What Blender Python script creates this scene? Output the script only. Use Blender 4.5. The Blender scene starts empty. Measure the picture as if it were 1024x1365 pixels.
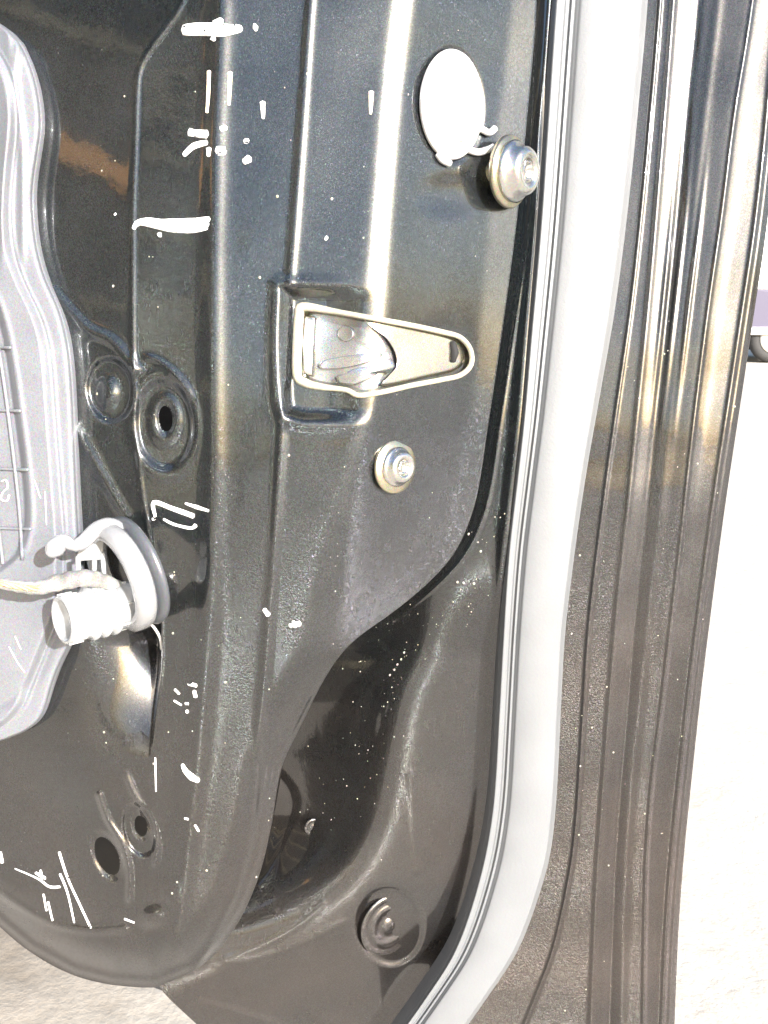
import bpy, bmesh, math, random
import numpy as np
from mathutils import Vector, Matrix
random.seed(4); np.random.seed(4)

# ------------------------------------------------------------------ camera, sky, sun, exposure
sc = bpy.context.scene
W, H, F = 1024.0, 1365.0, 1300.0          # photograph size and focal length in its pixels
PITCH = math.radians(12.5)
CAM = np.array([0.0, 0.0, 0.85])
D0 = 0.40                                  # door's reference plane, metres in front of the camera
PX = D0 / F * 1000                         # millimetres per photograph pixel on that plane
cd = bpy.data.cameras.new('camera'); cam = bpy.data.objects.new('camera', cd); sc.collection.objects.link(cam)
cd.sensor_fit = 'VERTICAL'; cd.sensor_height = 36; cd.lens = 36 * F / H
cd.clip_start = 0.01; cd.clip_end = 3000
cam.location = CAM; cam.rotation_euler = (math.pi/2 - PITCH, 0, 0)
sc.camera = cam
SUN = Vector((0.44, -0.82, 0.345)).normalized()      # direction towards the sun
el = math.asin(SUN.z); az = math.atan2(SUN.x, SUN.y)
world = bpy.data.worlds.new("World"); sc.world = world; world.use_nodes = True
nt = world.node_tree; bg = nt.nodes['Background']
sky = nt.nodes.new('ShaderNodeTexSky'); sky.sky_type = 'NISHITA'; sky.sun_disc = False
sky.sun_elevation = el; sky.sun_rotation = az; sky.dust_density = 3.0; sky.air_density = 1.0
nt.links.new(sky.outputs[0], bg.inputs[0]); bg.inputs[1].default_value = 0.15
sl = bpy.data.lights.new('sun', 'SUN'); sl.energy = 4.9; sl.angle = math.radians(0.5); sl.color = (1, .99, .985)
so = bpy.data.objects.new('sun', sl); sc.collection.objects.link(so)
so.rotation_euler = SUN.to_track_quat('Z', 'Y').to_euler(); so.location = (2, -2, 3)
sc.view_settings.view_transform = 'Standard'; sc.view_settings.look = 'None'
sc.view_settings.exposure = 1.4; sc.view_settings.gamma = 1.0

# ------------------------------------------------------------------ helpers
def at(px, py, h):
    """point on the door that lies h mm in front of its reference plane, seen at photograph pixel px, py"""
    px = np.asarray(px, float); py = np.asarray(py, float); h = np.asarray(h, float)
    a = (px - W/2)/F; b = (H/2 - py)/F
    dx = a; dy = math.cos(PITCH) + b*math.sin(PITCH); dz = -math.sin(PITCH) + b*math.cos(PITCH)
    t = (D0 - h/1000.0)/dy
    return np.stack(np.broadcast_arrays(CAM[0] + t*dx, CAM[1] + t*dy, CAM[2] + t*dz), -1)
def curve(pts):
    f = curve0(pts)
    return lambda y: (f(y)*2+f(np.asarray(y, float)-11)+f(np.asarray(y, float)+11)+.5*f(np.asarray(y, float)-22)+.5*f(np.asarray(y, float)+22))/5
def curve0(pts):
    p = np.array(pts, float)
    ys = p[:, 1]; xs = p[:, 0]
    n = len(ys); d = np.diff(xs)/np.diff(ys)                    # monotone cubic (pchip)
    m = np.zeros(n); m[0] = d[0]; m[-1] = d[-1]
    for i in range(1, n-1):
        m[i] = 0 if d[i-1]*d[i] <= 0 else 2*d[i-1]*d[i]/(d[i-1]+d[i])
    def f(y):
        y = np.asarray(y, float)
        i = np.clip(np.searchsorted(ys, y) - 1, 0, n-2)
        hh = ys[i+1]-ys[i]; t = np.clip((y-ys[i])/hh, -3, 4)
        tc = np.clip(t, 0, 1)
        v = ((2*tc**3-3*tc**2+1)*xs[i] + (tc**3-2*tc**2+tc)*hh*m[i] + (-2*tc**3+3*tc**2)*xs[i+1] + (tc**3-tc**2)*hh*m[i+1])
        return v + np.where(t < 0, t*hh*m[i], 0) + np.where(t > 1, (t-1)*hh*m[i+1], 0)
    return f
def sp(x, w):                                                    # softplus: a crease of radius w
    return w*np.logaddexp(0, x/w)
def sstep(a, b, x):
    t = np.clip((x-a)/(b-a), 0, 1); return t*t*(3-2*t)
def g(x, s): return np.exp(-0.5*(x/s)**2)
def dist(X, Y, pts):
    """distance in pixels to a polyline, and position along it 0..1"""
    p = np.array(pts, float); best = np.full(np.shape(X), 1e9); pos = np.zeros(np.shape(X)); n = len(p)-1
    for i in range(n):
        ax, ay = p[i]; bx, by = p[i+1]; vx, vy = bx-ax, by-ay
        t = np.clip(((X-ax)*vx + (Y-ay)*vy)/(vx*vx+vy*vy+1e-9), 0, 1)
        d = np.hypot(X-ax-t*vx, Y-ay-t*vy)
        k = d < best; best = np.where(k, d, best); pos = np.where(k, (i+t)/n, pos)
    return best, pos
def smooth_poly(pts, k=6, closed=False):
    p = [np.array(q, float) for q in pts]; out = []; n = len(p)
    rng = range(n) if closed else range(n-1)
    for i in rng:
        if closed: a, b, c, d = p[i-1], p[i], p[(i+1) % n], p[(i+2) % n]
        else: a, b, c, d = p[max(i-1, 0)], p[i], p[i+1], p[min(i+2, n-1)]
        for j in range(k):
            t = j/k
            out.append(0.5*((2*b) + (c-a)*t + (2*a-5*b+4*c-d)*t*t + (-a+3*b-3*c+d)*t**3))
    if not closed: out.append(p[-1])
    return out
def ell(X, Y, cx, cy, rx, ry, rot=0):
    c, s = math.cos(math.radians(rot)), math.sin(math.radians(rot))
    u = (X-cx)*c + (Y-cy)*s; v = -(X-cx)*s + (Y-cy)*c
    return np.hypot(u/rx, v/ry)
def inside(X, Y, poly):
    r = np.zeros(np.shape(X), bool); n = len(poly)
    for i in range(n):
        x1, y1 = poly[i]; x2, y2 = poly[(i+1) % n]
        c = ((y1 > Y) != (y2 > Y)) & (X < (x2-x1)*(Y-y1)/((y2-y1) if y2 != y1 else 1e-9) + x1)
        r ^= c
    return r
def mesh_obj(name, verts, faces, mat, parent=None, smooth=True):
    me = bpy.data.meshes.new(name)
    me.from_pydata([tuple(v) for v in verts] if not isinstance(verts, list) else verts, [], faces)
    me.validate(); me.update()
    if smooth: me.polygons.foreach_set('use_smooth', [True]*len(me.polygons))
    o = bpy.data.objects.new(name, me); sc.collection.objects.link(o)
    if mat: me.materials.append(mat)
    if parent is not None: o.parent = parent
    return o
def grid_mesh(name, P, mat, parent=None, keep=None, smooth=True):
    ny, nx = P.shape[:2]
    V = P.reshape(-1, 3).astype(np.float32)
    i = np.arange(ny-1)[:, None]*nx + np.arange(nx-1)[None]
    q = np.stack([i, i+nx, i+nx+1, i+1], -1)                     # faces the camera
    if keep is not None: q = q[keep]
    q = q.reshape(-1, 4).astype(np.int32)
    me = bpy.data.meshes.new(name)
    me.vertices.add(len(V)); me.vertices.foreach_set('co', V.ravel())
    me.loops.add(q.size); me.loops.foreach_set('vertex_index', q.ravel())
    me.polygons.add(len(q)); me.polygons.foreach_set('loop_start', np.arange(len(q), dtype=np.int32)*4)
    me.polygons.foreach_set('loop_total', np.full(len(q), 4, np.int32))
    if smooth: me.polygons.foreach_set('use_smooth', np.ones(len(q), bool))
    me.update(calc_edges=True)
    bm = bmesh.new(); bm.from_mesh(me)
    bmesh.ops.delete(bm, geom=[v for v in bm.verts if not v.link_faces], context='VERTS')
    bm.to_mesh(me); bm.free()
    o = bpy.data.objects.new(name, me); sc.collection.objects.link(o)
    me.materials.append(mat)
    if parent is not None: o.parent = parent
    return o
def sheet(name, xl, xr, y0, y1, nx, ny, hf, mat, parent=None, holes=(), polys=(), edge_r=(6, 8), edge_l=None, edge_b=None):
    """a pressed sheet between two outlines; its rims are rolled back so that it has a real edge"""
    y = np.linspace(y0, y1, ny)
    u = np.linspace(0, 1, nx)
    L = xl(y); R = np.maximum(xr(y), L + 1)
    X = L[:, None] + (R-L)[:, None]*u[None]; Y = np.broadcast_to(y[:, None], X.shape).copy()
    X = X.copy(); cell = (R-L)[:, None]/nx
    for (cx, cy, rx, ry, rot) in holes:                           # snap vertices on to the rim of each hole
        r = ell(X, Y, cx, cy, rx, ry, rot)
        k = (np.abs(r-1)*min(rx, ry) < 1.5) & (r > 1e-3)
        X[k] = cx + (X[k]-cx)/r[k]; Y[k] = cy + (Y[k]-cy)/r[k]
    Hh = hf(X, Y)
    P = at(X, Y, Hh)
    Xc = (X[:-1, :-1]+X[1:, 1:])/2; Yc = (Y[:-1, :-1]+Y[1:, 1:])/2
    keep = np.ones(Xc.shape, bool)
    for (cx, cy, rx, ry, rot) in holes: keep &= ell(Xc, Yc, cx, cy, rx, ry, rot) > 1.0
    for pl in polys: keep &= ~inside(Xc, Yc, pl)
    def roll(side, spec):
        nonlocal P, keep
        back, steps = spec
        cols = []
        e = P[:, -1] if side == 'r' else P[:, 0] if side == 'l' else P[-1]
        sgn = {'r': 1, 'l': -1}.get(side, 0)
        for s in range(1, steps+1):
            a = s/steps*math.pi/2
            q = e.copy(); q[:, 1] += back/1000*(1-math.cos(a)) + (back/1000*0.6 if s == steps else 0)
            q[:, 0] += sgn*0.0006*math.sin(a)
            if side == 'b': q[:, 2] -= 0.0006*math.sin(a)
            cols.append(q)
        c = np.stack(cols, 1 if side != 'b' else 0)
        if side == 'r':
            P = np.concatenate([P, c], 1); keep = np.concatenate([keep, np.ones((keep.shape[0], steps), bool)], 1)
        elif side == 'l':
            P = np.concatenate([c[:, ::-1], P], 1); keep = np.concatenate([np.ones((keep.shape[0], steps), bool), keep], 1)
        else:
            P = np.concatenate([P, c], 0); keep = np.concatenate([keep, np.ones((steps, keep.shape[1]), bool)], 0)
    if edge_r: roll('r', edge_r)
    if edge_l: roll('l', edge_l)
    if edge_b: roll('b', edge_b)
    return grid_mesh(name, P, mat, parent, keep)
def tube(name, P, R, mat, parent=None, n=12, closed=False, flat=1.0, flat_axis=None, caps=True):
    P = [Vector(p) for p in P]; m = len(P)
    R = [float(R)]*m if not hasattr(R, '__len__') else [float(r) for r in R]
    verts = []; faces = []
    prev = None
    for i, p in enumerate(P):
        t = ((P[(i+1) % m] if (closed or i < m-1) else p) - (P[i-1] if (closed or i > 0) else p)).normalized()
        if flat_axis is not None: a = Vector(flat_axis)
        elif prev is None: a = Vector((0, -1, 0)) if abs(t.y) < .9 else Vector((0, 0, 1))
        else: a = prev
        a = (a - t*a.dot(t)).normalized(); prev = a; b = t.cross(a)
        for j in range(n):
            th = 2*math.pi*j/n
            verts.append(p + R[i]*(a*math.cos(th)*flat + b*math.sin(th)))
    for i in range(m if closed else m-1):
        k = (i+1) % m
        for j in range(n):
            l = (j+1) % n
            faces.append((i*n+j, i*n+l, k*n+l, k*n+j))
    if caps and not closed:
        for e, i, s in ((0, 0, 1), (1, m-1, -1)):
            c = len(verts); t = (P[1]-P[0]).normalized() if e == 0 else (P[-1]-P[-2]).normalized()
            verts.append(P[i] + t*(-s)*R[i]*0.5)
            for j in range(n):
                l = (j+1) % n
                faces.append((c, i*n+l, i*n+j) if e == 0 else (c, i*n+j, i*n+l))
    return mesh_obj(name, [tuple(v) for v in verts], faces, mat, parent)
def lathe(name, prof, frame, mat, parent=None, n=40, sy=1.0, shape=None, closed=False):
    """prof: (radius, height) in mm about the frame's third axis"""
    O, A, B, N = frame; verts = []; faces = []
    for (r, z) in prof:
        for j in range(n):
            th = 2*math.pi*j/n; k = shape(th) if shape else 1
            verts.append(tuple(O + (A*math.cos(th)*r*k + B*math.sin(th)*r*sy*k + N*z)/1000))
    m = len(prof)
    for i in range(m if closed else m-1):
        k2 = (i+1) % m
        for j in range(n):
            l = (j+1) % n
            faces.append((i*n+j, i*n+l, k2*n+l, k2*n+j))
    return mesh_obj(name, verts, faces, mat, parent)
def frame_axis(O, N, up=(0, 0, 1)):
    N = Vector(N).normalized(); B = Vector(up); B = (B-N*B.dot(N)).normalized(); A = B.cross(N)
    return (Vector(O), A, B, N)
def box_pts(name, c8, mat, parent=None, bevel=0.0):
    me = bpy.data.meshes.new(name); bm = bmesh.new()
    vs = [bm.verts.new(tuple(v)) for v in c8]
    for f in ((0,1,2,3),(7,6,5,4),(0,4,5,1),(1,5,6,2),(2,6,7,3),(3,7,4,0)): bm.faces.new([vs[i] for i in f])
    bmesh.ops.recalc_face_normals(bm, faces=bm.faces[:])
    if bevel: bmesh.ops.bevel(bm, geom=bm.edges[:], offset=bevel, segments=2, profile=.5, affect='EDGES')
    bm.to_mesh(me); bm.free()
    o = bpy.data.objects.new(name, me); sc.collection.objects.link(o); me.materials.append(mat)
    if parent is not None: o.parent = parent
    return o
def empty(name, loc=(0, 0, 0)):
    o = bpy.data.objects.new(name, None); sc.collection.objects.link(o); o.location = loc
    o.empty_display_size = .02; return o
def adopt(o, root):
    """parent o under root keeping it where it stands"""
    o.parent = root; o.matrix_parent_inverse = Matrix.Translation(root.location).inverted()

# ------------------------------------------------------------------ materials
class MT:
    def __init__(s, name):
        s.m = bpy.data.materials.new(name); s.m.use_nodes = True; s.nt = s.m.node_tree
        s.b = s.nt.nodes['Principled BSDF']; s.tc = s.nt.nodes.new('ShaderNodeNewGeometry').outputs['Position']
    def n(s, t, **kw):
        x = s.nt.nodes.new(t)
        for k, v in kw.items():
            if k.startswith('i_'):
                key = k[2:].replace('_', ' ')
                x.inputs[int(key) if key.isdigit() else key].default_value = v
            else: setattr(x, k, v)
        return x
    def l(s, a, b): s.nt.links.new(a, b)
    def scaled(s, v):
        x = s.n('ShaderNodeVectorMath', operation='MULTIPLY'); s.l(s.tc, x.inputs[0]); x.inputs[1].default_value = v; return x.outputs[0]
    def noise(s, scale, detail=3, rough=.5, vec=None):
        x = s.n('ShaderNodeTexNoise', i_Scale=scale, i_Detail=detail, i_Roughness=rough); s.l(vec or s.tc, x.inputs['Vector']); return x
    def ramp(s, fac, stops):
        x = s.n('ShaderNodeValToRGB'); s.l(fac, x.inputs[0]); e = x.color_ramp.elements
        while len(e) < len(stops): e.new(.5)
        for q, (p, c) in zip(e, stops): q.position = p; q.color = (*c, 1) if hasattr(c, '__len__') else (c, c, c, 1)
        return x.outputs[0]
    def mix(s, f, a, b, bt='MIX'):
        x = s.n('ShaderNodeMix', data_type='RGBA', blend_type=bt)
        for i, v in ((0, f), (6, a), (7, b)):
            if hasattr(v, 'is_linked'): s.l(v, x.inputs[i])
            elif hasattr(v, '__len__'): x.inputs[i].default_value = (*v, 1)
            else: x.inputs[i].default_value = v
        return x.outputs[2]
    def bump(s, hgt, st, d, prev=None):
        x = s.n('ShaderNodeBump', i_Strength=st, i_Distance=d); s.l(hgt, x.inputs['Height'])
        if prev: s.l(prev, x.inputs['Normal'])
        return x.outputs[0]
def paint(name, base, flake, dust_col, dust, rough=.26, grain=1.0, coat=1.0):
    """gloss paint over metal flake, with road dust lying on it"""
    t = MT(name); b = t.b
    v = t.n('ShaderNodeTexVoronoi', i_Scale=2400.0); t.l(t.tc, v.inputs['Vector'])        # flakes ~0.4 mm
    gm = t.n('ShaderNodeGamma', i_1=3.0); t.l(v.outputs['Color'], gm.inputs[0])
    hue = t.n('ShaderNodeHueSaturation', i_Saturation=.55*grain); t.l(gm.outputs[0], hue.inputs['Color'])
    fl = t.mix(1.0, tuple(flake), hue.outputs[0], 'MULTIPLY'); fl = t.mix(grain, tuple(x*.3 for x in flake), fl)
    col = t.mix(1.0, tuple(base), fl, 'ADD')
    n1 = t.noise(38, 6, .62); n2 = t.noise(9, 3)
    st = t.n('ShaderNodeMath', operation='MULTIPLY'); t.l(n1.outputs[0], st.inputs[0]); t.l(n2.outputs[0], st.inputs[1])
    dm = t.ramp(st.outputs[0], [(.16, 0.0), (.42, dust)])
    sv = t.scaled((1, 1, .12)); n3 = t.noise(420, 3, .6, sv)                                # wipe streaks down the panel
    streak = t.ramp(n3.outputs[0], [(.55, 0.0), (.8, dust*.5)])
    dm2 = t.mix(1.0, dm, streak, 'ADD')
    s3 = t.n('ShaderNodeTexVoronoi', i_Scale=230.0, i_Randomness=1.0); t.l(t.tc, s3.inputs['Vector'])
    dots = t.ramp(s3.outputs['Distance'], [(.05, 1.0), (.09, 0.0)])
    n4 = t.noise(30, 2); dsel = t.ramp(n4.outputs[0], [(.56, 0.0), (.66, .8)])
    dd = t.mix(1.0, dots, dsel, 'MULTIPLY')
    dm3 = t.mix(1.0, dm2, dd, 'ADD')
    gy = t.n('ShaderNodeNewGeometry'); pn = t.ramp(gy.outputs['Pointiness'], [(.505, 0.0), (.56, 1.0)])    # dust and wear on the raised edges
    n5 = t.noise(620, 3, .7); pw = t.mix(1.0, pn, t.ramp(n5.outputs[0], [(.44, 0.0), (.62, .55)]), 'MULTIPLY')
    dm3 = t.mix(1.0, dm3, pw, 'ADD')
    sx = t.n('ShaderNodeSeparateXYZ'); t.l(t.tc, sx.inputs[0])                              # browner towards the bottom: ground reflection put into the colour
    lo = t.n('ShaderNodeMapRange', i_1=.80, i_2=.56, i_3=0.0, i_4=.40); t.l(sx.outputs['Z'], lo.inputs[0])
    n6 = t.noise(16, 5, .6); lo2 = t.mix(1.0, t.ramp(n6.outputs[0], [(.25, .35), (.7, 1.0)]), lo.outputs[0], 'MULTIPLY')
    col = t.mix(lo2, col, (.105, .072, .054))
    col = t.mix(dm3, col, tuple(dust_col)); t.l(col, b.inputs['Base Color'])
    rr = t.n('ShaderNodeMapRange', i_3=rough, i_4=.75); t.l(dm3, rr.inputs[0]); t.l(rr.outputs[0], b.inputs['Roughness'])
    cw = t.n('ShaderNodeMapRange', i_3=coat, i_4=coat*.25); t.l(dm3, cw.inputs[0]); t.l(cw.outputs[0], b.inputs['Coat Weight'])
    b.inputs['Coat Roughness'].default_value = .07; b.inputs['Coat IOR'].default_value = 1.6; b.inputs['Metallic'].default_value = .9
    b.inputs['Specular IOR Level'].default_value = .6
    op = t.noise(260, 2); wv = t.noise(24, 2)
    nb = t.bump(wv.outputs[0], .12, .003); nb2 = t.bump(op.outputs[0], .04, .0006, nb)
    t.l(nb2, b.inputs['Coat Normal'])
    nf = t.bump(v.outputs['Color'], .5*grain, .0006, nb2); t.l(nf, b.inputs['Normal'])
    return t.m
def plain(name, col, rough=.4, metal=0.0, var=.12, bump=.2, scale=220, coat=0.0, trans=0.0, sss=0.0, grain=.28):
    t = MT(name); b = t.b; n = t.noise(scale*.2, 5); w = t.n('ShaderNodeTexVoronoi', i_Scale=2600.0); t.l(t.tc, w.inputs['Vector'])
    c = t.mix(t.ramp(n.outputs[0], [(.3, 0.0), (.7, 1.0)]), tuple(x*(1-var) for x in col), tuple(min(1, x*(1+var)) for x in col))
    c = t.mix(grain, c, w.outputs['Color'], 'OVERLAY')
    t.l(c, b.inputs['Base Color']); b.inputs['Roughness'].default_value = rough; b.inputs['Metallic'].default_value = metal
    b.inputs['Coat Weight'].default_value = coat; b.inputs['Coat Roughness'].default_value = .1
    n2 = t.noise(scale*3, 3); t.l(t.bump(n2.outputs[0], bump, .0006), b.inputs['Normal'])
    b.inputs['Transmission Weight'].default_value = trans
    if sss: b.inputs['Subsurface Weight'].default_value = sss; b.inputs['Subsurface Radius'].default_value = (.01, .01, .01); b.inputs['Subsurface Scale'].default_value = .3
    return t.m
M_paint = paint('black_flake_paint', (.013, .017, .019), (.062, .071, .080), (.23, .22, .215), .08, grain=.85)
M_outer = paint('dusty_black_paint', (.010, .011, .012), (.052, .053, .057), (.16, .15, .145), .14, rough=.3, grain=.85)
M_seal = plain('pale_rubber_seal', (.135, .142, .15), .42, var=.05, bump=.15, grain=.06)
M_gplas = plain('grey_moulded_plastic', (.145, .152, .17), .38, var=.06, coat=.25, bump=.25)
M_white = plain('white_plastic', (.44, .44, .44), .26, var=.08, sss=.15, coat=.5, grain=.12)
M_clear = plain('translucent_plastic', (.62, .64, .66), .14, trans=.6, var=.04, coat=.4, grain=.04)
M_clip = plain('milky_clip_plastic', (.42, .43, .445), .14, trans=.55, var=.06, coat=.6, grain=.05)
M_mark = plain('white_paint_mark', (.88, .88, .87), .6, var=.03, bump=.4, grain=.03)
def chipped(m):
    nt = m.node_tree; b = nt.nodes['Principled BSDF']; n = nt.nodes.new('ShaderNodeTexNoise'); q = nt.nodes.new('ShaderNodeNewGeometry'); rp = nt.nodes.new('ShaderNodeValToRGB')
    n.inputs['Scale'].default_value = 330; n.inputs['Detail'].default_value = 4; nt.links.new(q.outputs['Position'], n.inputs['Vector'])
    nt.links.new(n.outputs[0], rp.inputs[0]); rp.color_ramp.elements[0].position = .34; rp.color_ramp.elements[1].position = .38
    nt.links.new(rp.outputs[0], b.inputs['Alpha'])
chipped(M_mark)
M_zinc = plain('yellow_zinc_steel', (.50, .46, .34), .3, metal=1.0, var=.15, bump=.08)
M_steel = plain('bright_steel', (.56, .55, .52), .25, metal=1.0, var=.12, bump=.06)
M_grease = plain('greased_grey_steel', (.36, .37, .38), .27, metal=.9, var=.35, bump=.08, coat=.6)
M_cream = plain('cream_gasket', (.33, .31, .24), .45, var=.12, coat=.2)
M_dark = plain('dark_cavity', (.012, .012, .013), .8, var=.3)
M_cup = plain('grey_rubber_cup', (.06, .065, .075), .35, var=.1, coat=.3)
M_tape = plain('silver_cloth_tape', (.24, .24, .235), .45, var=.5, bump=.9, scale=500)
M_twine = plain('brown_twine', (.42, .34, .20), .8, var=.3, bump=.9, scale=600)
M_spark = plain('dried_mud_speck', (.24, .23, .19), .6, var=.2)

# ------------------------------------------------------------------ outlines and creases read off the photograph
C0 = curve([(262,-60),(246,0),(205,60),(184,95),(180,200),(177,300),(177,430),(181,560),(190,660),(204,740),(214,820),(215,880),(206,960),(196,1100),(190,1300)])
R1 = curve([(297,-60),(293,50),(287,200),(284,400),(285,600),(282,750),(272,900),(262,1020),(250,1120),(238,1220),(220,1330)])
R2 = curve([(420,-60),(413,20),(404,150),(393,300),(386,390),(380,500),(373,620),(364,760),(353,900),(346,980),(338,1080),(318,1180),(285,1250),(240,1330)])
R3 = curve([(548,-60),(536,20),(520,160),(507,330),(500,420),(488,550),(470,625),(449,720),(436,800),(425,860),(400,910),(370,1000),(350,1100),(320,1200),(270,1280),(240,1330)])
E1 = curve([(686,-60),(676,50),(664,150),(650,300),(637,450),(622,580),(606,680),(590,725),(566,760),(530,792),(478,838),(440,880),(400,960),(380,1030),(372,1100),(350,1190),(300,1270),(260,1330)])
E2 = curve([(718,-60),(712,50),(703,150),(688,300),(668,450),(650,570),(636,660),(622,705),(603,742),(570,778),(522,818),(466,858),(437,897),(402,966),(374,1026),(362,1097),(349,1155),(326,1214),(296,1262),(262,1295),(205,1317)])
BL = curve0([(-40,-60),(-40,1200),(0,1236),(39,1268),(98,1300),(150,1313),(199,1317.3)])
SLc = curve([(742,-60),(735,30),(727,150),(717,300),(705,440),(695,560),(685,650),(675,740),(668,850),(662,960),(656,1060),(647,1125),(630,1195),(603,1270),(565,1330),(515,1400)])
SRc = curve([(868,-60),(862,20),(853,120),(839,260),(820,410),(800,525),(780,640),(763,760),(752,860),(747,960),(742,1060),(735,1130),(718,1195),(690,1268),(655,1322),(600,1400)])
L2 = curve([(905,-60),(897,50),(885,200),(868,400),(852,560),(840,680),(827,800),(815,950),(807,1060),(799,1180),(790,1400)])
L1 = curve([(1012,-60),(998,40),(980,150),(962,290),(946,400),(933,500),(921,600),(908,720),(894,840),(880,960),(868,1060),(861,1180),(858,1400)])
ORc = curve([(1058,-60),(1047,60),(1032,220),(1020,320),(1008,400),(990,520),(966,680),(950,800),(935,920),(922,1040),(911,1150),(904,1250),(898,1400)])
KB = curve([(612,760),(600,800),(575,860),(546,920),(532,980),(520,1050),(500,1120),(470,1180),(425,1235),(360,1270),(280,1300),(220,1330),(180,1400)])
BOT = [(-40,1200),(0,1236),(39,1268),(98,1300),(150,1313),(205,1317),(262,1295),(296,1262),(326,1214),(349,1155),(362,1097),(374,1026),(402,966),(437,897)]
LATCH = [(404,409),(440,414),(490,423),(545,433),(592,443),(614,450),(627,466),(628,486),(614,500),(590,506),(548,514),(508,523),(478,527),(462,520),(430,516),(406,510),(396,498),(397,450),(399,420)]

def lean(Y):
    """the door leans in towards its top"""
    return -.14*PX*sp(620-np.asarray(Y, float), 70)
def hS1(X, Y):
    X = np.asarray(X, float); Y = np.asarray(Y, float)
    c0, r1, r2, r3, e1 = C0(Y), R1(Y), R2(Y), R3(Y), E1(Y)
    h = -26 + .13*(X-180) + lean(Y)
    h = h - .03*sp(X-c0, 3.0) + .75*g(X-c0, 2.6)*sstep(-80, 60, Y)*(1-sstep(860, 960, Y))
    h = h - .055*sp(X-r1, 8) + 1.7*g(X-r1, 10)
    h = h - .012*sp(X-r2, 4) + (.8+.35*sstep(520, 600, Y))*g(X-r2, 4.5)
    bw = 15 - 7*sstep(380, 620, Y)                               # a narrow bevel along the corner
    wr = 3.5 + 9*sstep(590, 760, Y)
    h = h - .108*sp(X-r3+bw, wr) - .177*sp(X-r3-bw, wr)
    h = h + .085*sp(X-e1, 2.5)*(1-.6*sstep(660, 740, Y))
    # underside of the panel rolls away towards its lower outline
    d, _ = dist(X, Y, BOT)
    k = sstep(860, 960, Y)
    h = h - k*(9*(1-sstep(0, 62, d))**1.6) + k*1.0*g(d-9, 4)
    d, _ = dist(X, Y, smooth_poly([(-30,1172),(0,1190),(40,1216),(78,1233),(125,1241),(166,1238)]))
    h = h + .9*g(d, 4)
    dd = 28*np.clip((X-104)/(c0-104), 0, 1)**1.7*(1-sstep(-4, 2, X-c0))*sstep(800, 856, Y)*np.clip((1010-Y)/150, 0, 1)**1.2
    h = h - dd
    # shallow pressings and holes
    r = ell(X, Y, 219, 566, 40, 62, -4); h = h - 2.2*(1-sstep(.8, 1.05, r)) + .5*g((r-1.12)*40, 4)
    r = ell(X, Y, 220, 560, 24, 38); h = h + 1.0*(1-sstep(.7, 1.1, r))
    r = ell(X, Y, 221, 558, 9, 17); h = h - 1.6*(1-sstep(.9, 1.6, r))
    r = ell(X, Y, 147, 520, 33, 46, -6); h = h - 2.6*(1-sstep(.78, 1.02, r))
    r = ell(X, Y, 145, 524, 17, 27); h = h + 2.4*(1-sstep(.1, 1.1, r))
    d, p = dist(X, Y, smooth_poly([(186,476),(205,478),(228,493),(246,515),(258,535)])); h = h + .8*g(d, 3.5)*sstep(0, .2, p)*(1-sstep(.8, 1, p))
    d, p = dist(X, Y, smooth_poly([(66,385),(95,418),(118,440),(150,456),(180,492)])); h = h + 1.6*g(d, 6)
    d, p = dist(X, Y, smooth_poly([(100,570),(120,606),(145,650),(170,692)])); h = h + 1.0*g(d, 5)
    # dish at lower left that catches the sun
    r = ell(X, Y, 150, 935, 105, 105, 20); h = h - 0*r + 5*g(np.hypot(X-100, Y-1010), 60)
    r = ell(X, Y, 40, 1095, 110, 90, 0); h = h - 2.5*(1-sstep(.2, 1.1, r))
    d, p = dist(X, Y, smooth_poly([(163,1022),(176,1052),(190,1078),(204,1104),(209,1130),(206,1150)])); h = h + 1.3*g(d, 3.2)*sstep(0, .15, p)
    d, p = dist(X, Y, smooth_poly([(132,1060),(145,1095),(163,1124),(172,1160),(172,1198)])); h = h + 1.5*g(d, 3.2)
    r = ell(X, Y, 186, 1106, 22, 38, -14); h = h - 1.8*(1-sstep(.8, 1.05, r))
    r = ell(X, Y, 188, 1101, 8, 14, -14); h = h - 1.0*(1-sstep(.9, 1.7, r))
    r = ell(X, Y, 143, 1141, 14, 27, -22); h = h - 1.5*(1-sstep(.9, 1.5, r))
    r = ell(X, Y, 205, 1222, 26, 18, -20); h = h + 2.4*(1-sstep(.1, 1.1, r))
    r = ell(X, Y, 225, 1190, 18, 30, 8); h = h + 1.4*(1-sstep(.1, 1.1, r))
    # pocket pressed round the latch
    pk = [(376,402),(392,384),(520,392),(560,420),(540,520),(500,556),(440,560),(392,556),(376,530)]
    d, _ = dist(X, Y, smooth_poly(pk, 4, True)+[pk[0]]); ins = inside(X, Y, smooth_poly(pk, 4, True))
    sd = np.where(ins, -d, d)
    h = h - 5.0*(1-sstep(-17, 6, sd))*(1-sstep(430, 505, X)) + 1.0*g(sd-7, 6)*(1-sstep(400, 500, X))
    # big plug and lower stamp dents on the closing face
    r = ell(X, Y, 604, 140, 40, 74, -3); h = h - 1.6*(1-sstep(.85, 1.1, r))
    r = ell(X, Y, 600, 260, 55, 40); h = h - 1.4*(1-sstep(.1, 1.0, r))
    # the sheet's own unevenness
    h = h + .35*np.sin(X/61.0+1.3)*np.sin(Y/83.0+.5) + .16*np.sin(X/23.0+Y/57.0) + .12*np.sin(Y/31.0-X/90.0+2)
    return h
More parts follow.
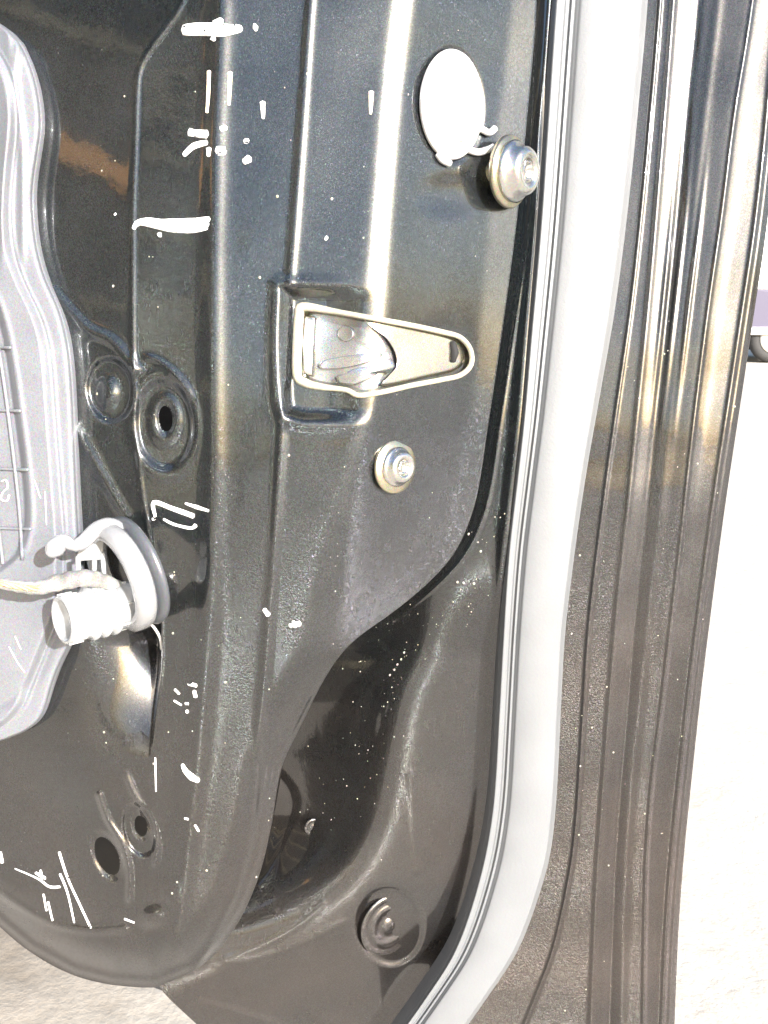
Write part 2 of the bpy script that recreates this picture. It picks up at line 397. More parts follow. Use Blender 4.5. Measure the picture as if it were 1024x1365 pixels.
def hS2(X, Y):
    c = E2(Y); kb = KB(np.maximum(Y, 760)); s = SLc(Y)
    hu = -80 + .10*sp(X-c-14, 3) - .25*sp(-(X-c-14), 4) + .7*g(X-c-16, 2.5)     # narrow channel beside the closing face
    hl = -86 - .36*(1-.75*sstep(1080, 1260, Y))*sp(-(X-kb), 16) - .05*(X-kb)
    hl = np.maximum(hl, -150)
    k = sstep(700, 880, Y)
    h = hu*(1-k) + hl*k + lean(Y)
    d, p = dist(X, Y, smooth_poly([(372,1036),(386,1056),(388,1080),(374,1120),(358,1160),(345,1180)])); h = h + .7*g(d, 5)
    d, p = dist(X, Y, smooth_poly([(548,1034),(551,1075),(553,1110),(556,1160)])); h = h + .5*g(d, 4)
    d, p = dist(X, Y, smooth_poly([(300,1278),(345,1262),(395,1235),(430,1205)])); h = h + .5*g(d, 4)
    d, p = dist(X, Y, smooth_poly([(280,1282),(340,1280),(400,1262),(460,1230)])); h = h + .5*g(d, 5)
    d, p = dist(X, Y, smooth_poly([(270,1338),(320,1352),(380,1372),(430,1400)])); h = h + .6*g(d, 5)
    r = ell(X, Y, 520, 1234, 46, 54, -10); h = h - 2.2*(1-sstep(.85, 1.05, r))
    h = h - .16*sp(-(X-s+18), 3)*0 + 2.0*g(X-s+4, 6)
    h = h + .35*np.sin(X/51.0+.3)*np.sin(Y/77.0+.5) + .2*np.sin(X/27.0+Y/61.0)
    return h
def hS3(X, Y):
    a, b, c, d = SRc(Y), L2(Y), L1(Y), ORc(Y)
    h = -94 + .07*(X-a) + lean(Y)
    h = h - .16*sp(X-b, 2.5) + .18*sp(X-b-18, 6) + .8*g(X-b+3, 3)
    h = h + .9*g(X-(a+.45*(b-a)), 2.0) + .5*g(X-(b+.55*(c-b)), 5) - .8*g(X-(b+.3*(c-b)), 4)
    h = h - .11*sp(X-c+5, 2) - .11*sp(X-c-5, 2) + .9*g(X-c, 2.2)
    h = h + .16*sp(X-c-14, 3) - .30*sp(X-d+12, 2) + .9*g(X-d+16, 2.5) + .6*g(X-d+7, 1.6)
    # three shallow swages near the top
    for f, w in ((.22, 1.0), (.42, 1.1), (.66, 1.2)):
        xx = b+f*(c-b)
        h = h + w*g(X-xx, 2.6)*g(Y-400, 90)
    h = h + .25*np.sin(Y/37.0+X/60.0) + .15*np.sin(Y/17.0)
    return h
def hSeal(X, Y):
    a, b = SLc(Y), SRc(Y); t = (X-a)/(b-a)
    h = -72 + lean(Y) + 0*X
    h = h - 6*(1-sstep(-.03, .05, t)) - .8*g(t-.12, .018) - .6*g(t-.17, .014) - 1.5*g(t-.235, .02) - .6*g(t-.275, .014)
    h = h + 5.0*np.sqrt(np.clip(1-((t-.60)/.42)**2, 0, 1))*(t > .2)
    h = h - 7*sstep(.93, 1.0, t)
    h = h + .18*np.sin(Y/41.0)
    return h

# ------------------------------------------------------------------ ground
t = MT('pale_concrete_ground'); n = t.noise(1.6, 8, .65); n2 = t.noise(14, 6, .7); n3 = t.noise(120, 3)
c = t.mix(t.ramp(n.outputs[0], [(.35, 0.0), (.7, 1.0)]), (.43, .385, .32), (.54, .49, .42))
c = t.mix(t.ramp(n2.outputs[0], [(.50, 0.0), (.72, .55)]), c, (.40, .32, .25))
c = t.mix(t.ramp(n3.outputs[0], [(.4, 0.0), (.8, .4)]), c, (.66, .62, .55))
sv = t.n('ShaderNodeVectorMath', operation='DISTANCE'); t.l(t.tc, sv.inputs[0]); sv.inputs[1].default_value = (-.75, 1.35, 0)   # the door's shade, painted into the ground colour
sn = t.n('ShaderNodeMath', operation='MULTIPLY_ADD', i_1=.5); t.l(n2.outputs[0], sn.inputs[0]); t.l(sv.outputs['Value'], sn.inputs[2])
c = t.mix(t.ramp(sn.outputs[0], [(.55, .85), (1.25, 0.0)]), c, (.17, .135, .095))
t.l(c, t.b.inputs['Base Color']); t.b.inputs['Roughness'].default_value = .85
t.l(t.bump(n2.outputs[0], .5, .01), t.b.inputs['Normal'])
M_ground = t.m
S = 900
gp = np.array([[[-S, -S, 0], [S, -S, 0]], [[-S, S, 0], [S, S, 0]]], float)[::-1]
o = grid_mesh('ground', gp, M_ground, smooth=False); o['kind'] = 'structure'
me = o.data
if me.polygons[0].normal.z < 0: me.flip_normals()

# ------------------------------------------------------------------ the door
door = empty('car_door', (0.05, D0, 0.54))
door['label'] = 'glossy black car door with bare inner panel, scuffs and latch opening showing'
door['category'] = 'car door'
def A(o, root=None): adopt(o, root or door); return o

HOLES = [(221,558,9,17,-6), (188,1101,8,14,-14), (143,1141,14,27,-24)]
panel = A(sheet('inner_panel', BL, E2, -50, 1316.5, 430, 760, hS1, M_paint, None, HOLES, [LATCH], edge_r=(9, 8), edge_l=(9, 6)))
x2l = curve([(700,-60),(695,50),(686,150),(670,300),(652,450),(634,570),(610,670),(590,720),(540,775),(450,840),(405,900),(370,960),(345,1026),(330,1097),(310,1155),(285,1214),(240,1262),(205,1300),(212,1318),(228,1334),(262,1365),(300,1400)])
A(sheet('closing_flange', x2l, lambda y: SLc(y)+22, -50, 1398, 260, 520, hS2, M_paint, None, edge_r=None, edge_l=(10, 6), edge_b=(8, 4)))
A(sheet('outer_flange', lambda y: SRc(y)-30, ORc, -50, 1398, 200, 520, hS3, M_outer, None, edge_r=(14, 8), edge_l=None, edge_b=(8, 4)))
A(sheet('weatherstrip', SLc, SRc, -50, 1398, 150, 420, hSeal, M_seal, None, edge_r=(9, 6), edge_l=(9, 6), edge_b=(9, 4)))
# the outer skin, closing the hollow behind the pressings
yy = np.linspace(-50, 1398, 60); bl2 = curve([(-40,-60),(-40,1200),(0,1225),(98,1290),(205,1306),(262,1362),(300,1398)])
A(sheet('outer_skin', bl2, lambda y: ORc(y)-6, -50, 1398, 40, 60, lambda X, Y: -178 + lean(Y) + 0*X, M_dark, None, edge_r=None))

# latch set in the opening
latch = A(mesh_obj('latch', [(0, 0, 0)], [], None)) if False else None
def on(px, py, lift=0.0): return at(px, py, hS1(np.array(px, float), np.array(py, float)) + lift)
LS = smooth_poly(LATCH, 4, True)
fr = A(tube('latch', [on(x, y, .3) for x, y in LS], [.0012+.0009*max(0, min(1, (450-x)/50)) for x, y in LS], M_cream, None, 10, closed=True, flat=1.2)); fr['label'] = 'cream edged latch opening'
inner = [((x-510)*.95+510, (y-468)*.9+468) for x, y in LS]
def hpl(X, Y): return hS1(np.full(np.shape(X), 1.0)*X, Y)
# recess wall from the opening back to the latch body
nL = len(LS); P = np.zeros((5, nL+1, 3))
for j in range(nL+1):
    x, y = LS[j % nL]; h0 = float(hS1(np.array(x), np.array(y)))
    for i in range(5): P[4-i, j] = at(x - (x-510)*.012*i, y-(y-468)*.012*i, h0 - i*2.4)
w = grid_mesh('recess_wall', P, M_zinc, None); adopt(w, door); w.parent = fr; w.matrix_parent_inverse = Matrix()
def sub(o, par):
    o.parent = par; return o
# latch body: a plate whose left half is recessed grease-grey and right half bright
def plate(name, poly, hf, mat, par, th=1.5):
    pts = poly; c = np.mean(np.array(pts), 0); n = len(pts); rings = 7
    V = []; Fc = []
    for k in range(rings+1):
        s = 1-k/rings
        for (x, y) in pts:
            X = c[0]+(x-c[0])*s; Y = c[1]+(y-c[1])*s
            V.append(tuple(at(X, Y, hf(np.array(X), np.array(Y)))))
    for k in range(rings):
        for j in range(n):
            l = (j+1) % n; Fc.append((k*n+j, k*n+l, (k+1)*n+l, (k+1)*n+j))
    b0 = len(V)
    for (x, y) in pts: V.append(tuple(at(x, y, hf(np.array(x), np.array(y)) - th)))
    for j in range(n): Fc.append((j, b0+j, b0+(j+1) % n, (j+1) % n))
    o = mesh_obj(name, V, Fc, mat, None)
    bm = bmesh.new(); bm.from_mesh(o.data); bmesh.ops.remove_doubles(bm, verts=bm.verts[:], dist=1e-6)
    bmesh.ops.recalc_face_normals(bm, faces=bm.faces[:]); bm.to_mesh(o.data); bm.free()
    return sub(o, par)
o = plate('latch_body', [((x-510)*.99+510, (y-468)*.99+468) for x, y in LS], lambda X, Y: hS1(X, Y) - 6.5 + .25*np.sin(X/19)*np.sin(Y/13), M_grease, fr, 3)
pl = smooth_poly([(484,424),(540,434),(592,446),(612,455),(620,474),(610,492),(570,502),(520,514),(508,512),(526,494),(528,474),(516,452),(498,438)], 4, True)
plate('striker_plate', pl, lambda X, Y: hS1(X, Y) - 2.6 + .3*np.sin(X/37+Y/29), M_steel, fr, 2)
plate('claw', [(446,503),(470,492),(500,486),(522,478),(527,488),(519,497),(507,495),(498,503),(470,513),(449,511)], lambda X, Y: hS1(X, Y) - 3.2 + 0*X, M_grease, fr, 3)
plate('lever', smooth_poly([(424,486),(440,478),(500,470),(508,476),(470,488),(430,492)], 4, True), lambda X, Y: hS1(X, Y) - 4.2 + 0*X, M_grease, fr, 2)
plate('side_strip', [(407,419),(420,422),(417,462),(416,502),(405,499),(403,460)], lambda X, Y: hS1(X, Y) - 1.5, M_steel, fr, 2)
plate('pivot', smooth_poly([(452,438),(462,434),(470,440),(470,450),(460,455),(451,449)], 3, True), lambda X, Y: hS1(X, Y) - 5.2, M_grease, fr, 2)
sub(tube('dark_hole', [at(604, 456, hS1(604, 456)-1.5), at(607, 470, hS1(607, 470)-1.2), at(604, 482, hS1(604, 482)-1.5)], [.0012, .0018, .0012], M_dark, None, 10), fr)  # dark raised piece standing in for a small dark hole

# hole plug
def normal_at(px, py, e=3):
    p = on(px, py); a = on(px+e, py)-p; b = on(px, py-e)-p
    n = Vector(np.cross(a, b)); n.normalize()
    if n.y > 0: n = -n
    return Vector(p), n
p, nrm = normal_at(604, 140, 12)
NF = Vector((.62, -.76, .0)).normalized()
fr_ = frame_axis(Vector(at(604, 140, hS1(604, 140)+5)), NF, (.13, 0, 1))
s = PX
def ellsize(o_r): return o_r
plug = A(lathe('hole_plug', [(17.6,-1.5),(18.0,-.3),(17.6,.7),(16.4,1.2),(15.2,.8),(12,1.4),(6,1.9),(.01,2.0)], fr_, M_white, None, 48, 1.24))
sub(box_pts('moulded_rib', [fr_[0]+(fr_[1]*a+fr_[2]*b+fr_[3]*c)/1000 for a, b, c in ((4,-14,.8),(6,-14,.8),(8,6,1.6),(6,6,1.6),(4,-14,2.4),(6,-14,2.4),(8,6,3.0),(6,6,3.0))], M_white, None, .0004), plug)
for pts in ([(628,176),(640,172),(652,177),(660,171)], [(622,198),(636,203),(650,200),(658,196)], [(584,205),(590,213),(600,218)]):
    sub(tube('clip_tab', [on(x, y, 2.0) for x, y in smooth_poly(pts, 4)], .0016, M_white, None, 8), plug)

# the two bolts on the closing face
def hexs(th): return 1/math.cos(((th+math.pi/6) % (math.pi/3)) - math.pi/6)*.9
def bolt(px, py, k, tall, NB, lift, label, wk=1.0):
    O = Vector(at(px, py, float(hS1(px, py))+lift)); f = frame_axis(O, NB)
    b = A(lathe('bolt', [(x*k, z*k*tall) for x, z in [(5.4,.8),(9.2,.9),(9.4,2.2),(8.6,3.2),(7.6,3.8),(7.3,6.2),(6.6,7.2),(5.6,7.6),(3.9,7.5),(3.7,5.4),(.01,5.2)]], f, M_steel, None, 44))
    b['label'] = label
    sub(lathe('washer', [(x*k*wk, z*k) for x, z in [(4,-1.2),(12.2,-1.2),(12.7,-.5),(12.7,.3),(12.2,.9),(7,1.1),(3,1.1)]], f, M_zinc, None, 44), b)
    f2 = (f[0]+f[3]*(5.3*k*tall/1000), f[1], f[2], f[3])
    sub(lathe('star_socket', [(3.5*k,0),(3.4*k,1.6*k),(2.3*k,1.8*k),(1.9*k,.3*k),(.01,.2*k)], f2, M_steel, None, 36, 1.0, lambda th: 1+.12*math.cos(6*th)), b)
    sub(lathe('shank', [(4.2*k,-9*k),(4.2*k,.2*k)], f, M_zinc, None, 20), b)
    return b
bolt(527, 622, .94, .9, Vector((.66, -.74, .05)), 1.5, 'pale steel bolt below the latch opening')
bolt(680, 229, 1.42, .95, Vector((.78, -.62, -.02)), 7, 'large protruding bolt beside the weatherstrip', .86)

# round drain plug low on the flange
def on2(px, py, lift=0.0): return at(px, py, float(hS2(np.array(float(px)), np.array(float(py)))) + lift)
NP = Vector((.42, -.9, -.02)).normalized()
f = frame_axis(Vector(on2(521, 1236, 2.2)), NP)
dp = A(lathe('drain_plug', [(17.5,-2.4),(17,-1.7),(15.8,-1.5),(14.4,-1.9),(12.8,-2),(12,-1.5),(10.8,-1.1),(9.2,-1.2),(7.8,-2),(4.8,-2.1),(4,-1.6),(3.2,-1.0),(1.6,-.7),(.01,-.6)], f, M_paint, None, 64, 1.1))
f = frame_axis(Vector(on2(418, 1104, .2)), Vector((.3, -.95, 0)))
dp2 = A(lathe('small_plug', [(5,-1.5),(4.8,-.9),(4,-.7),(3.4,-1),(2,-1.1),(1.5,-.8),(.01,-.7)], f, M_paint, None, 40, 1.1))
dp2['label'] = 'small round black plug in the dark hollow'

# paint marks, and reflections drawn as strokes
def stroke(name, pts, r, mat=M_mark, par=None, hf=hS1, lift=.25, flat=.28):
    q = smooth_poly(pts, 5); m = len(q)
    rr = [r]*m if not hasattr(r, '__len__') else list(np.interp(np.linspace(0, 1, m), np.linspace(0, 1, len(r)), r))
    rr = [x*PX/1000*(1+.04*math.sin(i*1.1+pts[0][0])) for i, x in enumerate(rr)]
    P_ = [at(x, y, float(hf(np.array(x), np.array(y)))+lift) for x, y in q]
    return sub(tube(name, P_, rr, mat, None, 10, flat=flat, flat_axis=(0, -1, 0)), par or panel)
MARKS = [([(244,40),(270,39),(300,40),(322,38)], [7,9,8.5,4]), ([(286,33),(296,27)], [6,4]), ([(339,37),(342,36)], 5), ([(284,50),(286,54)], [5,2]),
 ([(178,305),(183,298),(195,296),(220,300),(250,301),(276,299)], [2.5,4,6,8.5,11,8]), ([(212,311),(214,316)], [3.5,2]), ([(262,294),(279,292)], [4,3.5]),
 ([(252,176),(262,178),(276,179)], [5.5,5,6]), ([(245,207),(258,195),(276,190)], [3,4.5,3.5]), ([(279,198),(278,208)], [4.5,2.5]), ([(289,201),(300,201)], 6),
 ([(294,172),(302,170)], 3.5), ([(328,186),(329,190)], 4), ([(325,216),(333,211)], [4,5.5]),
 ([(203,692),(207,690),(205,670),(230,678),(258,688)], [2,2,3.4,3.6,4]), ([(247,671),(262,676),(278,681)], [1.6,3,2]), ([(218,692),(232,699),(254,704),(261,700)], [1.8,2.2,2.4,3]),
 ([(233,919),(239,925)], 2), ([(251,911),(262,914)], [3.4,3]), ([(259,921),(261,929)], [3,3.6]), ([(232,934),(242,940)], 1.6), ([(247,938),(251,938)], 2.2), ([(249,947),(250,950)], 2.4),
 ([(207,1010),(208,1055)], [1.2,1.2]), ([(243,1019),(248,1028),(256,1036),(265,1041)], [2.5,5,6,3.5]), ([(246,1091),(251,1092)], 2), ([(260,1100),(265,1108)], 2),
 ([(79,1136),(90,1170),(106,1205),(121,1237)], [2.4,2,1.8,2]), ([(80,1165),(90,1190),(99,1230)], [2.2,1.8,1.4]), ([(58,1192),(62,1214)], 1.7), ([(64,1202),(70,1227)], 1.8),
 ([(20,1158),(50,1171),(66,1182),(80,1182)], [1.2,1.8,2.6,2.4]), ([(47,1163),(60,1171)], [2.5,3.5]), ([(54,1160),(57,1172)], [2,2]), ([(0,1136),(3,1150)], 3), ([(166,1225),(179,1230)], [2.2,1.6]),
 ([(352,812),(358,820)], [3,4]), ([(386,834),(400,831)], [3,4]), ([(391,828),(394,836)], [2,2.4]), ([(350,136),(351,158)], [4,2]),  # last stroke is a mirrored streak drawn as paint
 ([(434,317),(436,318)], 3.2), ([(153,285),(154,286)], 2.2)]
for pts, r in MARKS: stroke('paint_mark', pts, r)  # one of these is a mirrored streak, not paint
M_tan = plain('cream_reflection', (.60, .55, .44), .5)  # upright reflections on the panel, painted on as cream strokes
for pts, r in [([(279,95),(278,125),(276,150)], [3.4,3,2.4]), ([(307,96),(305,140)], [3.4,2.6]), ([(495,122),(494,152)], [4,2])]:
    stroke('reflection_streak', pts, r, M_tan)
# dried splashes on the flange: uncountable
V = []; Fc = []
rs = random.Random(9)
def speck(px, py, r, hf):
    c = Vector(at(px, py, float(hf(np.array(px), np.array(py)))+.1)); b = len(V); r *= PX/1000
    for k in range(6):
        a = k*math.pi/3; V.append(tuple(c+Vector((math.cos(a)*r, 0, math.sin(a)*r*1.1))))
    V.append(tuple(c+Vector((0, -r*.6, 0))))
    for k in range(6): Fc.append((b+k, b+(k+1) % 6, b+6))
for (a, b_, n_, sx) in (((640,790),(540,870),22,12), ((540,870),(500,960),22,9), ((500,960),(430,1110),40,32), ((670,680),(640,730),10,8), ((560,790),(470,880),26,16), ((632,770),(625,835),9,4)):
    for k in range(n_):
        t_ = rs.random(); x = a[0]+(b_[0]-a[0])*t_+rs.gauss(0, sx); y = a[1]+(b_[1]-a[1])*t_+rs.gauss(0, sx)
        if x > float(E2(y))+5 and x < float(SLc(y))-6: speck(x, y, rs.choice([.5,.6,.7,.9,1.3]), hS2)
for k in range(60):
    y = rs.uniform(30, 1200); x = rs.uniform(120, float(E1(y))-5)
    if not inside(np.array(x), np.array(y), LATCH): speck(x, y, rs.choice([.8,1,1.3,2]), hS1)
for x, y in ((539,870),(535,879),(530,886),(526,893),(520,900),(610,776),(618,777),(632,778),(625,712),(641,735)): speck(x, y, 2.2, hS2 if x > float(E2(y))+5 else hS1)
for k in range(50):
    y = rs.uniform(420, 1350); x = rs.uniform(float(SRc(y))+4, float(ORc(y))-6); speck(x, y, rs.choice([.8,1,1.2,1.8]), hS3)
o = mesh_obj('mud_specks', V, Fc, M_spark, None); adopt(o, door); o['kind'] = 'stuff'

# ------------------------------------------------------------------ grey plastic carrier at the left
CR = curve([(-12,24),(4,32),(20,46),(38,80),(50,120),(55,165),(49,210),(43,260),(46,310),(58,365),(80,415),(92,468),(97,530),(100,600),(104,690),(108,760),(108,815),(98,850),(78,890),(66,925),(60,950),(44,973),(20,985),(-10,992)])
CI = curve([(-30,24),(20,110),(26,165),(20,220),(16,280),(20,330),(36,380),(58,425),(69,470),(76,560),(83,650),(88,720),(86,800),(66,860),(46,910),(30,950),(-30,992)])
CP = curve([(-20,360),(-2,400),(12,450),(27,550),(38,640),(41,690),(34,730),(18,752),(-20,775)])
def hC(X, Y):
    b = -26 + .13*(X-180) + lean(Y)
    cr, ci, cp = CR(Y), CI(Y), CP(np.clip(Y, 360, 775))
    d = cr-X
    h = b + 5 + 6*(1-np.exp(-np.clip(d, 0, 999)/2.5)) + 0*X
    h = h + .9*sstep(0, 8, ci-X) + 6*sstep(2, 16, ci-X) + .7*g(X-ci, 2)
    k = sstep(360, 420, Y)*(1-sstep(740, 780, Y))
    h = h - 5*sstep(0, 9, cp-X)*k + .9*g(X-cp-2, 3)*k
    k2 = 1-sstep(300, 380, Y)
    h = h + k2*(2.2*g(X-(8+6*np.sin(Y/70)), 5) - 2*g(X+6, 5) + 2.2*g(X-30+10*g(Y-100, 40), 4))
    d2, _ = dist(X, Y, smooth_poly([(72,830),(60,870),(35,915),(-20,950)])); h = h - 1.6*g(d2, 6)
    return h
carrier = sheet('module_carrier', lambda y: np.full(np.shape(y), -42.0), CR, 26, 990, 120, 480, hC, M_gplas, None, edge_r=(5, 6))
adopt(carrier, door); carrier['label'] = 'grey ribbed plastic carrier panel'
for y, xr in ((463, 14), (547, 27), (625, 37), (704, 41)):
    P_ = [at(x, y+.03*x, float(hC(np.array(float(x)), np.array(float(y))))+1.0) for x in np.linspace(-35, xr, 8)]
    sub(tube('rib', P_, .0007, M_gplas, None, 8), carrier)
for pts in ([(-8,430),(4,500),(16,590),(26,680),(30,745)], [(-20,600),(-4,690),(4,752)]):
    P_ = [at(x, y, float(hC(np.array(float(x)), np.array(float(y))))+1.2) for x, y in smooth_poly(pts, 6)]
    sub(tube('rib', P_, .0009, M_gplas, None, 8), carrier)
sub(tube('mould_mark', [at(x, y, float(hC(np.array(float(x)), np.array(float(y))))+.3) for x, y in smooth_poly([(2,642),(8,640),(10,650),(4,656),(1,665),(9,668),(12,660)], 4)], .0005, M_white, None, 6), carrier)
for pts in ([(46,640),(51,655),(54,664)], [(60,655),(62,700)], [(12,862),(24,884),(33,896)], [(20,848),(28,866)]):
    sub(tube('scuff', [at(x, y, float(hC(np.array(float(x)), np.array(float(y))))+.1) for x, y in smooth_poly(pts, 4)], .0003, M_white, None, 6), carrier)

# ------------------------------------------------------------------ wiring grommet hanging in the panel
gloc = at(165, 770, float(hS1(np.array(165.), np.array(770.)))+12)
grom = empty('wiring_grommet', tuple(gloc))
grom['label'] = 'white translucent plastic grommet with ribbed barrel and open hook on the inner panel'
grom['category'] = 'grommet'
def G(o): adopt(o, grom); return o
hG = float(hS1(np.array(175.), np.array(770.)))
def gp_(px, py, up): return at(px, py, hG+up)
AX = Vector((-.74, -.64, -.20)).normalized()
O = Vector(gp_(160, 770, 16))
upv = Vector((-.24, 0, 1))
f = frame_axis(O, AX, upv)
G(lathe('flange_ring', [(25.2,-1),(24.6,2.5),(22.6,4.2),(20,4.4),(18.2,3.2),(17.6,0),(18,-3.5),(20.5,-5),(23.4,-4.6),(25,-3)], f, M_clip, None, 72, closed=True))
f3 = (f[0]-f[3]*.008, f[1], f[2], f[3])
cup = G(lathe('rubber_cup', [(18,4),(22,2.2),(24.4,1.2),(25.6,-.3),(25.0,-1.8),(22,-3),(17,-3)], f3, M_cup, None, 64))
# ribbed barrel in the lower half of the ring
Ob = Vector(gp_(168, 806, 14)); E_ = Vector(gp_(82, 827, 34)); ax2 = (E_-Ob).normalized(); Ln = (E_-Ob).length*1000
f4 = frame_axis(Ob, ax2, upv)
prof = [(0.01,-4),(10.4,-4),(10.4,0)]
for z in (0.26, .42, .58):
    z0 = z*Ln; prof += [(10.4,z0-1.4),(11.6,z0-1.0),(11.9,z0),(11.6,z0+1.0),(10.4,z0+1.4)]
prof += [(10.2,.7*Ln),(10.6,.74*Ln),(10.5,Ln-.6),(10.0,Ln),(8.8,Ln),(8.6,Ln-3),(.01,Ln-3.2)]
bar = G(lathe('barrel', prof, f4, M_clear, None, 56))
def bsub(o): o.parent = bar; return o
for k in range(14):
    th = k*2*math.pi/14
    d = (f4[1]*math.cos(th)+f4[2]*math.sin(th))*.0107
    bsub(tube('grip_rib', [f4[0]+d+f4[3]*(.76*Ln/1000), f4[0]+d+f4[3]*(.97*Ln/1000)], .0005, M_white, None, 6))
for th in (.2, 1.3, 2.4, 3.5, 4.6, 5.6):
    d = (f4[1]*math.cos(th)+f4[2]*math.sin(th))*.0108
    bsub(tube('web', [f4[0]+d, f4[0]+d+f4[3]*(.6*Ln/1000)], .0005, M_white, None, 6))
# hook and posts
hk = [(172,712,14),(150,700,17),(130,705,20),(112,722,24),(98,727,27),(86,722,29),(76,728,30),(66,740,31)]
G(tube('hook', smooth_poly([tuple(gp_(*q)) for q in hk], 5), list(np.interp(np.linspace(0, 1, 36), [0,.2,.45,.6,.72,.9,1], [.0026,.0034,.0032,.0024,.0034,.0042,.0022])), M_clip, None, 14))
for a, b_ in (((104,742,20),(105,772,20)), ((137,738,12),(139,768,12)), ((126,738,11),(126,768,11))):
    G(tube('post', [gp_(*a), gp_(*b_)], .0011, M_clear, None, 10))
G(box_pts('tongue', [gp_(*q) for q in ((100,748,12),(136,746,12),(140,700,13),(112,712,13),(100,748,10),(136,746,10),(140,700,11),(112,712,11))], M_clear, None, .0003))
G(tube('lock_wire', smooth_poly([tuple(gp_(*q)) for q in ((200,830,6),(208,840,4),(214,852,2),(216,866,1))], 4), .0007, M_white, None, 8))

# ------------------------------------------------------------------ cable
cab = smooth_poly([(-45,778,30),(0,778,30),(25,782,30),(50,784,31),(80,776,32),(110,771,31),(135,774,26),(158,782,16)], 6)
rr = list(np.interp(np.linspace(0, 1, len(cab)), [0,.25,.4,.55,.75,1], [.0024,.0025,.0028,.0036,.0038,.0026]))
rr = [r*(1+.06*math.sin(i*1.7)) for i, r in enumerate(rr)]
croot = empty('wiring_cable', tuple(gp_(60, 780, 30)))
croot['label'] = 'silver taped wiring cable running into the white grommet'; croot['category'] = 'cable'
o = tube('taped_sleeve', [gp_(*q) for q in cab], rr, M_tape, None, 16, flat=.8); adopt(o, croot)
for k in range(4):
    q = [(x, y+2.6*math.sin(i*.5+k*1.6), u+2.4+1.2*math.cos(i*.5+k*1.6)) for i, (x, y, u) in enumerate([tuple(c_) for c_ in cab[:20]])]
    o = tube('twine', [gp_(*z) for z in q], .0006, M_twine, None, 6); adopt(o, croot)

# ------------------------------------------------------------------ the car standing across the yard
M_lav = plain('pale_lavender_car_paint', (.05, .044, .08), .6, var=.03, coat=0.0, grain=.03)
M_tyre = plain('tyre_rubber', (.03, .03, .03), .8)
M_rim = plain('alloy_rim', (.62, .60, .55), .35, metal=.5)
M_win = plain('tinted_glass', (.03, .035, .04), .06, coat=1.0, grain=.02)
M_bump = plain('pale_bumper', (.75, .74, .72), .4, var=.03, grain=.03)
X0, Y0 = 4.55, 12.7
car = empty('parked_van', (X0+2, Y0+.85, 0)); car['label'] = 'pale lavender van parked across the yard behind the door edge'; car['category'] = 'van'
prof = [(0,.42),(0,.95),(.03,1.5),(.12,1.86),(.3,1.96),(2.6,1.96),(3.3,1.2),(3.95,1.05),(4.15,.85),(4.18,.42)]
def loft(name, prof, ya, yb, mat, root, inset=.0):
    V = []; n = len(prof)
    for yv, k in ((ya, .04), (ya+.08, 0), (yb-.08, 0), (yb, .04)):
        for (x, z) in prof: V.append((X0+2+(x-2.1)*(1-k)+.1, Y0+yv+max(0, z-1.0)*(.12 if yv < .8 else -.35), .42+(z-.42)*(1-k)))
    Fc = [(a*n+j, a*n+(j+1) % n, (a+1)*n+(j+1) % n, (a+1)*n+j) for a in range(3) for j in range(n)]
    Fc += [tuple(range(n)), tuple(range(4*n-1, 3*n-1, -1))]
    o = mesh_obj(name, V, Fc, mat, None, False)
    bm = bmesh.new(); bm.from_mesh(o.data); bmesh.ops.recalc_face_normals(bm, faces=bm.faces[:]); bm.to_mesh(o.data); bm.free()
    adopt(o, root); return o
loft('body', prof, 0, 1.7, M_lav, car)
def boxm(name, a, b, mat, root, bev=.02):
    c8 = [(a[0],a[1],a[2]),(b[0],a[1],a[2]),(b[0],a[1],b[2]),(a[0],a[1],b[2]),(a[0],b[1],a[2]),(b[0],b[1],a[2]),(b[0],b[1],b[2]),(a[0],b[1],b[2])]
    o = box_pts(name, c8, mat, None, bev); adopt(o, root); return o
boxm('undertray', (X0+.05, Y0+.25, .16), (X0+4.0, Y0+1.5, .37), M_dark, car)
boxm('glare_panel', (X0+.02, Y0-.02, .93), (X0+2.4, Y0+.2, 1.84), M_bump, car)  # white panel added for the glare over the van's upper body
boxm('sill', (X0-.02, Y0-.05, .36), (X0+4.2, Y0+1.75, .46), M_bump, car)
boxm('window', (X0+.95, Y0-.05, 1.25), (X0+1.75, Y0+.16, 1.7), M_win, car)
boxm('window', (X0+1.82, Y0-.05, 1.25), (X0+2.3, Y0+.16, 1.7), M_win, car)
boxm('bumper', (X0-.10, Y0+.05, .40), (X0+.12, Y0+1.65, .62), M_bump, car)
boxm('tail_light', (X0-.01, Y0-.012, .78), (X0+.14, Y0+.2, .92), plain('red_lens', (.5, .05, .04), .2), car)
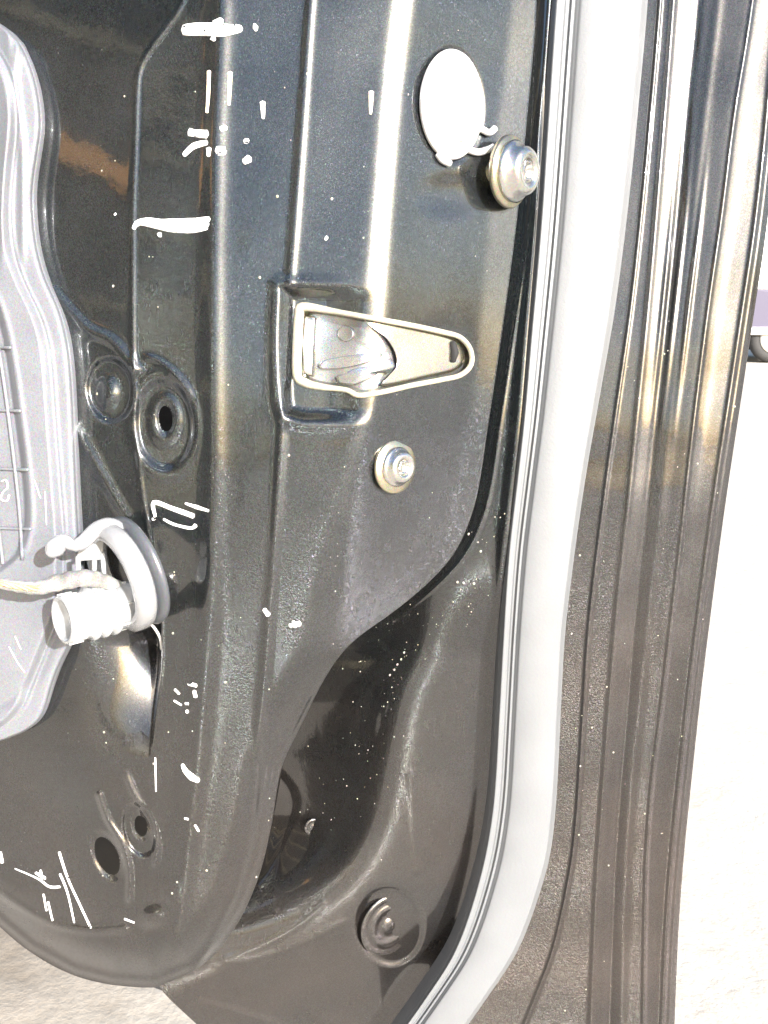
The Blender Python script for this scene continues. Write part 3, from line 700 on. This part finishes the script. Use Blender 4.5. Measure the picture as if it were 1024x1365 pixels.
def wheel(x, y):
    P_ = [Vector((x+.24*math.cos(a), y, .31+.24*math.sin(a))) for a in [i*math.pi/12 for i in range(24)]]
    w = tube('wheel', P_, .075, M_tyre, None, 10, closed=True, flat=1); adopt(w, car)
    r_ = lathe('rim', [(190,60),(180,80),(60,70),(.1,90)], (Vector((x, y, .31)), Vector((1,0,0)), Vector((0,0,1)), Vector((0,-1,0))), M_rim, None, 24); r_.parent = w
for x in (X0+.48, X0+3.3):
    for y in (Y0+.10, Y0+1.6): wheel(x, y)

# ------------------------------------------------------------------ unseen garage, added only to give the paint something dark to mirror
gx, ga, gb, gh = -3.8, -7.0, 2.2, 3.4
gar = empty('reflection_backdrop', (gx-2, (ga+gb)/2, 0)); gar['label'] = 'unseen dark boarded garage with an orange board, added to be mirrored at the upper left of the black door'; gar['category'] = 'backdrop'
M_board = plain('backdrop_dark_boards', (.045, .040, .034), .7, var=.3, scale=30, grain=0)
M_board2 = plain('backdrop_weathered_boards', (.24, .21, .14), .7, var=.3, scale=30, grain=0)
M_orange = plain('backdrop_orange_board', (.85, .42, .12), .6, grain=0); M_blue = plain('blue_barrel_paint', (.08, .2, .6), .4, grain=0)
boxm('backdrop_wall', (gx-4, ga, 0), (gx, gb, gh), M_board, gar, .01)
boxm('backdrop_roof', (gx-4.3, ga-.3, gh), (gx+.35, gb+.3, gh+.14), M_board, gar, .01)
for z in (1.0, 1.7, 2.35, 3.0): boxm('backdrop_ledge', (gx, ga, z), (gx+.05, gb, z+.10), M_board2, gar, .004)
boxm('backdrop_door', (gx, -4.6, 0), (gx+.06, -2.6, 2.1), M_board2, gar, .01)
boxm('orange_reflection_panel', (gx+.05, -2.25, 2.36), (gx+.09, -1.6, 2.60), M_orange, gar, .004)  # added so the door mirrors an orange patch
boxm('window', (gx, .2, 1.3), (gx+.04, 1.3, 2.2), M_win, gar, .004)  # part of the unseen backdrop
boxm('backdrop_window_frame', (gx, .1, 1.2), (gx+.06, 1.4, 1.3), M_board2, gar, .004)
